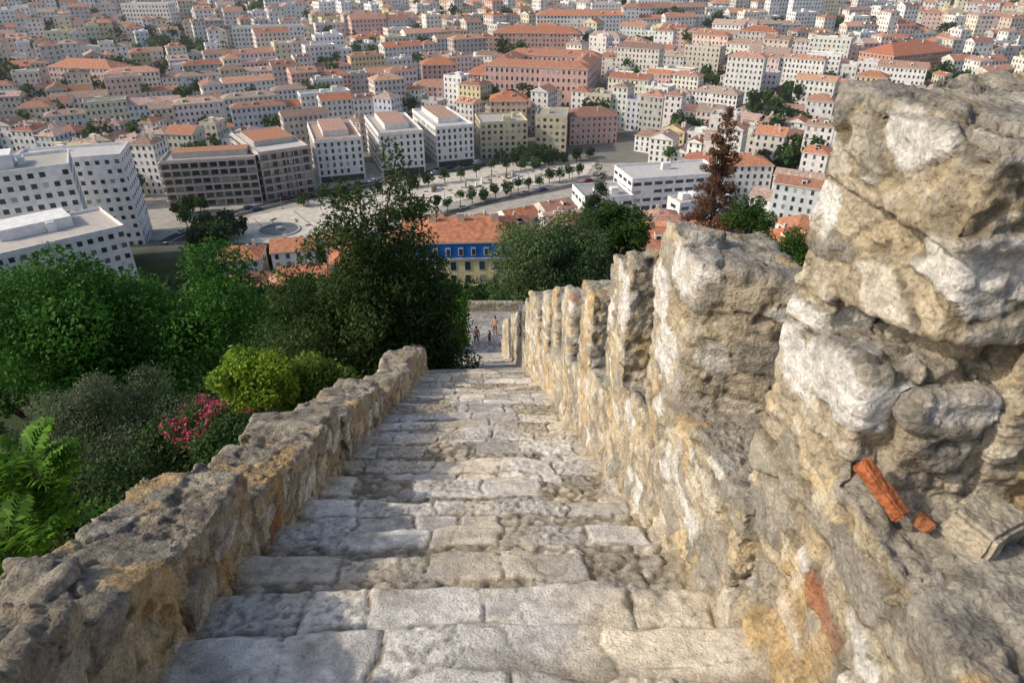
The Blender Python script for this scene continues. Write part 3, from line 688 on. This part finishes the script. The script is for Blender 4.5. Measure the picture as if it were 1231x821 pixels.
for (x0,y0,x1,y1,dp,h,ri) in ((-34,168,-22,170,10,9,1),(-20,172,-9,170,9,10,3),(-8,176,3,178,11,11,0),(5,180,15,178,10,9,5),(-2,200,9,204,12,10,4),(-32,190,-20,192,11,10,0),(-16,196,-4,194,10,10,6),(12,204,22,200,10,12,2),
        (16,150,30,152,12,9,0),(31,152,46,150,13,9,2),(20,172,34,176,12,10,0),(36,172,50,170,12,11,1),(40,196,54,200,12,10,3),(54,180,66,184,10,9,0),(58,205,70,208,10,9,1),
        (-34,214,-22,219,10,9,3),(-17,222,-5,228,10,9,1),(-1,232,10,238,10,10,0),(13,244,24,250,10,9,5),(12,222,25,225,11,10,7),(30,228,44,231,11,9,0),(48,230,60,230,11,10,3),
        (-92,196,-79,198,11,10,0),(-76,200,-63,203,11,11,1),(-60,205,-48,209,10,10,5),(-84,176,-71,180,11,9,2),(-66,182,-54,184,11,9,0),(-50,190,-39,192,10,9,3),(-74,158,-62,160,10,9,1),
        (-60,150,-48,152,11,9,5),(-45,156,-36,158,11,9,0),(-52,138,-42,140,10,8,0),(74,176,88,180,12,9,0),(72,214,84,216,11,9,2),(88,200,100,204,12,10,1)):
    mx,my=(x0+x1)/2,(y0+y1)/2+dp/2
    single('terracotta_roof_house',(x0,y0,x1,y1,dp),g(mx,my)+.5,h,jit(random.choice(WC)),jit(RC[ri]),random.choice(('hip','gable','hip')),frame=(.6,.58,.54),balc=.2)
SQ=[(-113,243),(-106,266),(-84,283),(-45,316),(10,352),(44,352),(36,324),(-20,288),(-60,252),(-82,233),(-108,231)]
PARKS=[(-500,-300,740,860),(90,220,770,860),(-330,-230,540,575),(-20,2,424,440),(60,110,570,592),(-190,-175,230,280),(120,150,470,490),(-60,-20,640,660),(260,330,640,665)]
def blocked(x,y,mg=6):
    for (cx,cy,w,d,an) in excl:
        dx,dy=x-cx,y-cy; u=dx*math.cos(an)+dy*math.sin(an); v=-dx*math.sin(an)+dy*math.cos(an)
        if abs(u)<w/2+mg and abs(v)<d/2+mg: return True
    for P in PARKS:
        if P[0]<x<P[1] and P[2]<y<P[3]: return True
    return False
def ymin(x):
    return float(np.interp(x,[-400,-200,-170,-150,-100,-95,-60,-15,70,75,88,95,110],[200,230,262,296,306,358,382,390,392,280,280,200,150]))
dc=[]
tries=0
while len(dc)<44 and tries<20000:
    tries+=1
    p=(random.uniform(-800,800),random.uniform(170,1060))
    if all(math.hypot(p[0]-q[0],p[1]-q[1])>80 for q in dc): dc.append(p)
dca=[(math.radians(random.uniform(-40,40))) for _ in dc]
dcn=np.array(dc)
for di,(px,py) in enumerate(dc):
    mb=MB(); an=dca[di]; c,s=math.cos(an),math.sin(an); v=-190; tog=0
    wide=random.random()<.35
    while v<190:
        dp=random.uniform(9,12.5); u=-190
        while u<190:
            w=random.uniform(7,15) if not wide else random.uniform(10,30)
            r0=random.random()
            if r0<.11: u+=random.uniform(5,15)
            uc=u+w/2; vv=v+random.uniform(-1.5,1.5); x=px+uc*c-vv*s; y=py+uc*s+vv*c
            u+=w
            if y<ymin(x) or y>1060 or abs(x)>.80*y+30: continue
            if np.argmin(((dcn-np.array((x,y)))**2).sum(1))!=di: continue
            if blocked(x,y,7): continue
            h=random.choice((8,10,12,13,14,16,17,18,20,22))+(7 if random.random()<.07 else 0)
            wc=np.array(jit(random.choice(WC),.12)); rc=np.array(jit(random.choice(RC),.2))
            r=random.random(); rf='hip' if r<.36 else 'gable' if r<.76 else 'flat'
            house(mb,x,y,w-.02,dp+random.uniform(-1.5,2.0),an+random.uniform(-.08,.08),g(x,y),h,tuple(wc),tuple(rc),rf,3.1,2.4 if y<500 else 2.8,1.0,1.6,
                  (.62,.6,.56) if (y<420 and random.random()<.5) else False,base=7,balc=0,detail=y<650,chim=y<900)
        v+=dp+(8.5 if tog else 13)+random.uniform(0,4); tog=1-tog
    if mb.V: finish(mb,'townhouse_block',True)
pts=[]
for P in PARKS:
    A=(P[1]-P[0])*(P[3]-P[2])
    for _ in range(int(min(170,max(6,A/65)))):
        x,y=random.uniform(P[0],P[1]),random.uniform(P[2],P[3]); pts.append((x,y,g(x,y),random.uniform(4,7),random.uniform(9,13)))
n=0
while n<560:
    y=random.uniform(300,1050); x=random.uniform(-.78,.78)*y; n+=1
    if y<ymin(x)+10: continue
    m=random.choice((1,1,2,4,9))
    for _ in range(m):
        xx,yy2=x+random.uniform(-11,11),y+random.uniform(-11,11)
        if not blocked(xx,yy2,2): pts.append((xx,yy2,g(xx,yy2),random.uniform(2.8,5.8),random.uniform(9,19)))
tree_mass('city_trees',pts,120,1.8,[(.04,.085,.025),(.055,.11,.03),(.035,.065,.025),(.07,.12,.035)])
pts=[]
for t in np.linspace(0,1,19):
    pts.append((-88+t*128,284+t*74-5+random.uniform(-1,1),GZ,random.uniform(2,3.4),random.uniform(5,7.5)))
for t in np.linspace(0,1,19): pts.append((-56+t*88,250+t*72+random.uniform(-1.5,1.5),GZ,random.uniform(2.0,3.4),random.uniform(5,7)))
for _ in range(18): pts.append((random.uniform(-116,-100),random.uniform(226,246),GZ,random.uniform(3.2,5),random.uniform(7,10)))
for _ in range(8): pts.append((random.uniform(-134,-126),random.uniform(252,272),GZ,random.uniform(2.5,3.5),random.uniform(6,8)))
for _ in range(18): pts.append((random.uniform(-15,34),random.uniform(340,352),GZ,random.uniform(2.5,3.8),random.uniform(6,9)))
for _ in range(20): pts.append((random.uniform(-98,-46),random.uniform(214,224),g(-70,220),random.uniform(2.4,3.6),random.uniform(4,6)))
tree_mass('square_trees',pts,420,1.1,[(.04,.08,.025),(.05,.10,.03),(.03,.055,.022)])
pts=[]
while len(pts)<280:
    y=random.uniform(56,226); x=random.uniform(-.8,.8)*y
    if blocked(x,y,1.5): continue
    if -22<x<4 and y<112: continue
    if abs(x-23.6)<4 and abs(y-77)<4: continue
    if x<-95 and y>150: continue
    pts.append((x,y,g(x,y),random.uniform(1.8,3.6),random.uniform(4.0,6.5)))
for _ in range(26):
    y=random.uniform(60,100); x=random.uniform(-20,3); pts.append((x,y,g(x,y),random.uniform(1.4,2.2),random.uniform(2.6,4)))
for _ in range(60):
    y=random.uniform(24,66); x=random.uniform(-30,-9.5); pts.append((x,y,g(x,y),random.uniform(1.6,2.6),random.uniform(3,4.8)))
tree_mass('hillside_trees',pts,620,.75,[(.04,.09,.022),(.05,.11,.03),(.03,.06,.02),(.065,.11,.04)])
# ------------------------------------------------------------ square, roads
def sheet(name,P,z,col,mat):
    me=bpy.data.meshes.new(name); me.from_pydata([(x,y,z) for x,y in P],[],[tuple(range(len(P)))]); me.materials.append(mat); setcol(me,[col],'FACE')
    return link(bpy.data.objects.new(name,me))
def ribbon(name,C,w,z,col,mat):
    C=[np.array(c,float) for c in C]; L=[];R=[]
    for i,c in enumerate(C):
        t=C[min(i+1,len(C)-1)]-C[max(i-1,0)]; t/=np.linalg.norm(t); n=np.array((-t[1],t[0])); L.append(c+n*w/2); R.append(c-n*w/2)
    V=[];F=[]
    for l,r in zip(L,R): V+=[(l[0],l[1],z),(r[0],r[1],z)]
    for i in range(len(C)-1): F.append((2*i,2*i+1,2*i+3,2*i+2))
    me=bpy.data.meshes.new(name); me.from_pydata(V,[],F); me.materials.append(mat); setcol(me,[col]*len(F),'FACE')
    return link(bpy.data.objects.new(name,me))
sheet('valley_pavement',[(-230,236),(-230,349),(110,349),(110,236)],GZ+.06,(.42,.395,.35),M_pave)
sq=MB()
sheet('city_square',[(x,y) for x,y in SQ][::-1],GZ+.2,(.64,.60,.52),M_pave)
for i in range(len(SQ)):
    a=SQ[i];b=SQ[(i+1)%len(SQ)]; sq.q((a[0],a[1],GZ),(b[0],b[1],GZ),(b[0],b[1],GZ+.2),(a[0],a[1],GZ+.2),3,(.45,.43,.4))
finish(sq,'square_kerb',True)
S1=[(-150,205),(-128,236),(-119,264),(-97,286),(-52,320),(-8,347)]
ribbon('street',S1,9,GZ+.12,(.055,.056,.06),M_pave)
ribbon('street',[(-100,226),(-78,227),(-52,246),(-12,282),(44,318),(70,330)],5,GZ+.124,(.10,.10,.10),M_pave)
ribbon('lane_marking',S1,.3,GZ+.13,(.7,.7,.68),M_pave)
for i in range(9):
    t=i/9; x=-95+t*120; y=250+t*88
    ribbon('paving_band',[(x-9,y+13),(x+9,y-13)],.8,GZ+.206,(.38,.35,.31),M_pave)
mb=MB(); fx,fy=-90,250
def ring(mb,r0,r1,z0,z1,m,col,n=28):
    for i in range(n):
        a=2*math.pi*i/n;b=2*math.pi*(i+1)/n
        p=lambda r,t,z:(fx+r*math.cos(t),fy+r*math.sin(t),z)
        mb.q(p(r1,a,z0),p(r1,b,z0),p(r1,b,z1),p(r1,a,z1),m,col); mb.q(p(r0,a,z1),p(r0,b,z1),p(r1,b,z1),p(r1,a,z1),m,col)
ring(mb,7.2,8,GZ+.2,GZ+.7,3,(.45,.43,.4)); ring(mb,0,7.2,GZ+.2,GZ+.45,2,(.14,.17,.19)); ring(mb,0,1.2,GZ+.45,GZ+1.6,3,(.4,.4,.38))
finish(mb,'fountain')
mb=MB()
for _ in range(60):
    t=random.random(); x=-92+t*112+random.uniform(-8,8); y=254+t*80+random.uniform(-10,10)
    if math.hypot(x-fx,y-fy)<10: continue
    w=random.choice((1.8,2.2,3.2)); mb.box(x,y,w,.6,random.uniform(0,3),GZ+.2,GZ+random.choice((.65,.65,2.6)),3,random.choice(((.2,.2,.2),(.7,.7,.68),(.3,.2,.12))))
finish(mb,'square_benches_and_kiosks',True)
def terrace():
    xs_=np.arange(-9,6,.12); ys_=np.arange(44.6,52,.12); XX,YY=np.meshgrid(xs_,ys_); x=XX.ravel();y=YY.ravel()
    F1,F2,ID=cell(np.c_[x,y,x*0+.2],.6,77); ed=F2-F1
    z=-27.0+ss(.02,.12,ed)*.02
    c=lerp((.25,.24,.23),(.42,.41,.39),ID)*(.6+.4*ss(.02,.1,ed))[:,None]
    return grid_mesh('terrace_paving',np.c_[x,y,z],len(ys_),len(xs_),c,M_step)
terrace()
def rb(x,y,w,d,z0,z1):
    return [(x-w/2,y-d/2,z0),(x+w/2,y-d/2,z0),(x+w/2,y+d/2,z0),(x-w/2,y+d/2,z0),(x-w/2,y-d/2,z1),(x+w/2,y-d/2,z1),(x+w/2,y+d/2,z1),(x-w/2,y+d/2,z1)]
tw=empty('terrace_parapet')
rubble('parapet',[rb(-1.5,52.2,15,.5,-34,-26.2)],.08,tw,[],[],.4,.3,(.7,.7,.7))
# ------------------------------------------------------------ cars
def car_mesh(col,van=False):
    mb=MB(); W=.88
    if van: prof=[(-2.3,.35),(2.3,.35),(2.35,.9),(1.9,1.15),(1.35,1.95),(-2.25,2.0),(-2.35,.9)]
    else: prof=[(-2.1,.3),(2.1,.3),(2.15,.75),(1.95,.85),(1.0,.95),(.35,1.42),(-1.1,1.45),(-1.75,1.0),(-2.15,.92)]
    n=len(prof)
    ins=lambda z: W-(.16 if z>1.2 else 0)
    for i in range(n):
        a=prof[i];b=prof[(i+1)%n]
        gl=(a[1]>.9 or b[1]>.9) and abs(a[1]-b[1])>.3 and max(a[1],b[1])>1.3
        mb.q((a[0],-ins(a[1]),a[1]),(b[0],-ins(b[1]),b[1]),(b[0],ins(b[1]),b[1]),(a[0],ins(a[1]),a[1]),2 if gl else 0,(.02,.025,.03) if gl else col)
    for sgn in (-1,1):
        x0=min(p[0] for p in prof);x1=max(p[0] for p in prof)
        mb.q((x0,sgn*W,.35),(x1,sgn*W,.35),(x1,sgn*W,.8),(x0,sgn*W,.9),0,col)
        if van: mb.q((x0,sgn*W,.9),(1.9,sgn*W,.9),(1.35,sgn*(W-.16),1.95),(-2.25,sgn*(W-.16),2.0),0,col); mb.q((-.2,sgn*(W+.01),1.25),(1.5,sgn*(W+.01),1.2),(1.2,sgn*(W-.1),1.75),(-.2,sgn*(W-.1),1.75),2,(.02,.025,.03))
        else: mb.q((-1.75,sgn*W,.92),(1.0,sgn*W,.92),(.35,sgn*(W-.16),1.42),(-1.1,sgn*(W-.16),1.45),2,(.02,.025,.03))
        for wx in (-1.35,1.35):
            for i in range(12):
                t=2*math.pi*i/12;u=2*math.pi*(i+1)/12; p=lambda r,q,yo:(wx+r*math.cos(q),yo,.33+r*math.sin(q))
                mb.q(p(.33,t,sgn*(W+.03)),p(.33,u,sgn*(W+.03)),p(.33,u,sgn*(W-.2)),p(.33,t,sgn*(W-.2)),3,(.02,.02,.02))
                mb.q(p(0,t,sgn*(W+.03)),p(0,t,sgn*(W+.03)),p(.33,u,sgn*(W+.03)),p(.33,t,sgn*(W+.03)),3,(.04,.04,.04) )
    return mesh_polys('car',np.array(mb.V),4,np.array(mb.C),[M_paint,M_paint,M_glass,M_metal],mb.M)
cms=[car_mesh((.7,.7,.7)),car_mesh((.04,.04,.045)),car_mesh((.35,.36,.38)),car_mesh((.35,.03,.03)),car_mesh((.05,.1,.25)),car_mesh((.75,.75,.74),True)]
def along(C,s0,off,step,k):
    out=[]; C=[np.array(c,float) for c in C]; s=s0
    for i in range(len(C)-1):
        L=np.linalg.norm(C[i+1]-C[i]); t=(C[i+1]-C[i])/L; n=np.array((-t[1],t[0]))
        while s<L:
            if random.random()<k: out.append((*(C[i]+t*s+n*off),math.atan2(t[1],t[0])))
            s+=step*random.uniform(.9,1.4)
        s-=L
    return out
cars=along([(-145,212)]+S1[1:],2,2.1,7,.7)+along([(-145,212)]+S1[1:],2,-2.1,12,.6)+along([(-78,227),(-52,246),(-12,282),(44,318)],2,1.2,6.5,.6)
for (x,y,r) in cars:
    o=link(bpy.data.objects.new('parked_car',random.choice(cms))); o.location=(x,y,GZ+.13); o.rotation_euler[2]=r+(math.pi if random.random()<.5 else 0)
V=[];F=[]; tube(V,F,(0,0,0),(0,0,8),.12,.06,8,0); tube(V,F,(0,0,7.9),(1.6,0,8.4),.05,.04,6,.0); tube(V,F,(1.3,0,8.35),(2.2,0,8.45),.14,.1,8,0); tube(V,F,(0,0,0),(0,0,.7),.22,.18,8,0)
lm=bpy.data.meshes.new('street_lamp'); lm.from_pydata(V,[],F); lm.materials.append(M_metal); setcol(lm,np.tile(np.array((.2,.2,.2)),(len(V),1)),'POINT')
for (x,y,r) in along([(-100,272),(-50,311),(8,350)],5,0,19,1)+along([(-74,238),(-22,284),(34,320)],5,0,19,1):
    o=link(bpy.data.objects.new('street_lamp',lm)); o.location=(x,y,GZ+.2); o.rotation_euler[2]=r+1.57
# ------------------------------------------------------------ people
def person(name,loc,rot,shirt,pants,skin=(.42,.25,.17),hair=(.04,.025,.02),H=1.7,pose='stand'):
    s=H/1.7
    if pose=='walk':
        J=dict(hL=(.09,0,.90),kL=(.10,-.16,.50),aL=(.10,-.05,.09),tL=(.10,-.2,.03),hR=(-.09,0,.90),kR=(-.1,.10,.50),aR=(-.1,.28,.12),tR=(-.1,.16,.03),
               eL=(.25,.10,1.10),wL=(.25,.02,.88),eR=(-.25,-.06,1.10),wR=(-.24,-.22,.92))
    else:
        J=dict(hL=(.09,0,.90),kL=(.10,-.02,.50),aL=(.11,.02,.09),tL=(.12,-.15,.03),hR=(-.09,0,.90),kR=(-.1,-.02,.50),aR=(-.12,.03,.09),tR=(-.14,-.13,.03),
               eL=(.27,.03,1.12),wL=(.20,-.18,1.02),eR=(-.25,.03,1.10),wR=(-.26,-.08,.86))
    dz=0
    B=[((0,0,.95+dz),.135),((0,-.01,1.12+dz),.12),((0,0,1.32+dz),.145),((0,.0,1.45+dz),.07),((0,-.01,1.52+dz),.055),((0,-.02,1.62+dz),.098),((0,-.015,1.66+dz),.085)]
    V=[b[0] for b in B]; R=[b[1] for b in B]; Ed=[(i,i+1) for i in range(6)]
    def ch(root,pts):
        p=root
        for q,r in pts: V.append(q);R.append(r);Ed.append((p,len(V)-1));p=len(V)-1
        return p
    for sd,sg in (('L',1),('R',-1)):
        ch(0,[(J['h'+sd],.095),(J['k'+sd],.062),(J['a'+sd],.042),(J['t'+sd],.035)])
        w=np.array(J['w'+sd]); e=np.array(J['e'+sd]); dr=(w-e)/np.linalg.norm(w-e)
        pi=ch(2,[((.17*sg,0,1.40+dz),.062),(tuple(e),.045),(tuple(w),.03),(tuple(w+dr*.07),.032)])
        pl=w+dr*.08
        for k,(o,l) in enumerate(((-.03,.07),(-.01,.085),(.01,.08),(.03,.065))):
            ch(pi,[(tuple(pl+dr*l+np.array((0,o,0))),.009)])
        ch(pi-1,[(tuple(w+dr*.06+np.array((-.02*sg,-.05,0))),.010)])
    me=bpy.data.meshes.new('body'); me.from_pydata(V,Ed,[]); o=bpy.data.objects.new('body',me); e=empty(name,loc); e.rotation_euler[2]=rot; e.scale=(s,s,s); link(o,e)
    md=o.modifiers.new('s','SKIN')
    for i,r in enumerate(R): me.skin_vertices[0].data[i].radius=(r,r*.8 if i<3 else r)
    me.skin_vertices[0].data[0].use_root=True
    o.modifiers.new('d','SUBSURF').levels=1; o.modifiers[-1].render_levels=1
    m=bpy.data.materials.new('clothes_'+name); m.use_nodes=True; N=m.node_tree.nodes; L=m.node_tree.links
    tc=N.new('ShaderNodeTexCoord'); sp=N.new('ShaderNodeSeparateXYZ'); L.new(tc.outputs['Object'],sp.inputs[0])
    mr=N.new('ShaderNodeMath'); mr.operation='MULTIPLY'; mr.inputs[1].default_value=1/1.8; L.new(sp.outputs[2],mr.inputs[0])
    cr=N.new('ShaderNodeValToRGB'); cr.color_ramp.interpolation='CONSTANT'; L.new(mr.outputs[0],cr.inputs[0])
    el=cr.color_ramp.elements; el[0].position=0; el[0].color=(.05,.05,.05,1); el[1].position=.04; el[1].color=(*skin,1)
    for p,cc in ((( .56+dz)/1.8,pants),((.98+dz)/1.8,shirt),((1.47+dz)/1.8,skin)):
        k=el.new(max(.05,p)); k.color=(*cc,1)
    L.new(cr.outputs[0],N['Principled BSDF'].inputs['Base Color']); N['Principled BSDF'].inputs['Roughness'].default_value=.85; me.materials.append(m)
    import bmesh
    bm=bmesh.new(); bmesh.ops.create_uvsphere(bm,u_segments=16,v_segments=10,radius=.108)
    for v in bm.verts:
        if v.co.y<-.02 and v.co.z<.04: v.co*=.8
        v.co.z*=1.05
        if v.co.z<-.05: v.co.y+=.02
    hm=bpy.data.meshes.new('hair'); bm.to_mesh(hm); bm.free(); hm.materials.append(M_bark); setcol(hm,np.tile(np.array(hair),(len(hm.vertices),1)),'POINT')
    h=link(bpy.data.objects.new('hair',hm),e); h.location=(0,.015,1.66+dz)
    fm=MB()
    for ex in (-.035,.035): fm.q((ex-.014,-.122,1.625+dz),(ex+.014,-.122,1.625+dz),(ex+.014,-.122,1.64+dz),(ex-.014,-.122,1.64+dz),0,(.03,.02,.02))
    fm.q((-.025,-.121,1.56+dz),(.025,-.121,1.56+dz),(.025,-.121,1.572+dz),(-.025,-.121,1.572+dz),0,(.35,.1,.09))
    fm.q((-.014,-.118,1.585+dz),(.014,-.118,1.585+dz),(0,-.145,1.592+dz),(0,-.12,1.63+dz),0,skin)
    link(bpy.data.objects.new('face',mesh_polys('face',np.array(fm.V),4,np.array(fm.C),[M_trim])),e)
    return e
PZ=-26.97
person('tourist_walking',(-2.75,46.0,PZ),.3,(.42,.22,.16),(.05,.06,.10),pose='walk')
person('tourist_standing',(-1.35,47.6,PZ),-.4,(.55,.35,.25),(.30,.10,.08),H=1.75)
person('tourist_child',(-1.75,46.2,PZ),.9,(.30,.12,.10),(.08,.08,.1),H=1.25,hair=(.1,.05,.03))
# ------------------------------------------------------------ light, sky, camera
EL,AZ=35,-101
sun=bpy.data.lights.new('sun','SUN'); sun.energy=2.9; sun.angle=math.radians(1.5); sun.color=(1,.88,.71)
so=link(bpy.data.objects.new('sun',sun)); dv=Vector((math.sin(math.radians(AZ))*math.cos(math.radians(EL)),math.cos(math.radians(AZ))*math.cos(math.radians(EL)),math.sin(math.radians(EL))))
so.rotation_euler=dv.to_track_quat('Z','Y').to_euler()
w=bpy.data.worlds.new('World'); scene.world=w; w.use_nodes=True; N=w.node_tree.nodes
sky=N.new('ShaderNodeTexSky'); sky.sky_type='NISHITA'; sky.sun_disc=False; sky.sun_elevation=math.radians(EL); sky.sun_rotation=math.radians(AZ)
sky.air_density=1.0; sky.dust_density=3.0
w.node_tree.links.new(sky.outputs[0],N['Background'].inputs[0]); N['Background'].inputs[1].default_value=.15
# thin summer haze over the valley
import bmesh
bm=bmesh.new(); bmesh.ops.create_cube(bm,size=1); hme=bpy.data.meshes.new('valley_haze'); bm.to_mesh(hme); bm.free()
hz=link(bpy.data.objects.new('valley_haze',hme)); hz.scale=(2600,1700,190); hz.location=(0,1030,-10)
hm=bpy.data.materials.new('haze'); hm.use_nodes=True; hn=hm.node_tree.nodes; hn.remove(hn['Principled BSDF'])
vs=hn.new('ShaderNodeVolumeScatter'); vs.inputs['Density'].default_value=.00018; vs.inputs['Anisotropy'].default_value=.2; vs.inputs['Color'].default_value=(.95,.97,1,1)
hm.node_tree.links.new(vs.outputs[0],hn['Material Output'].inputs['Volume']); hme.materials.append(hm)
cam=bpy.data.cameras.new('camera'); cam.lens=24; cam.sensor_width=36; cam.clip_end=8000; cam.clip_start=.05
co=link(bpy.data.objects.new('camera',cam)); co.location=(0,0,0); co.rotation_euler=(math.radians(60),0,0)
scene.camera=co
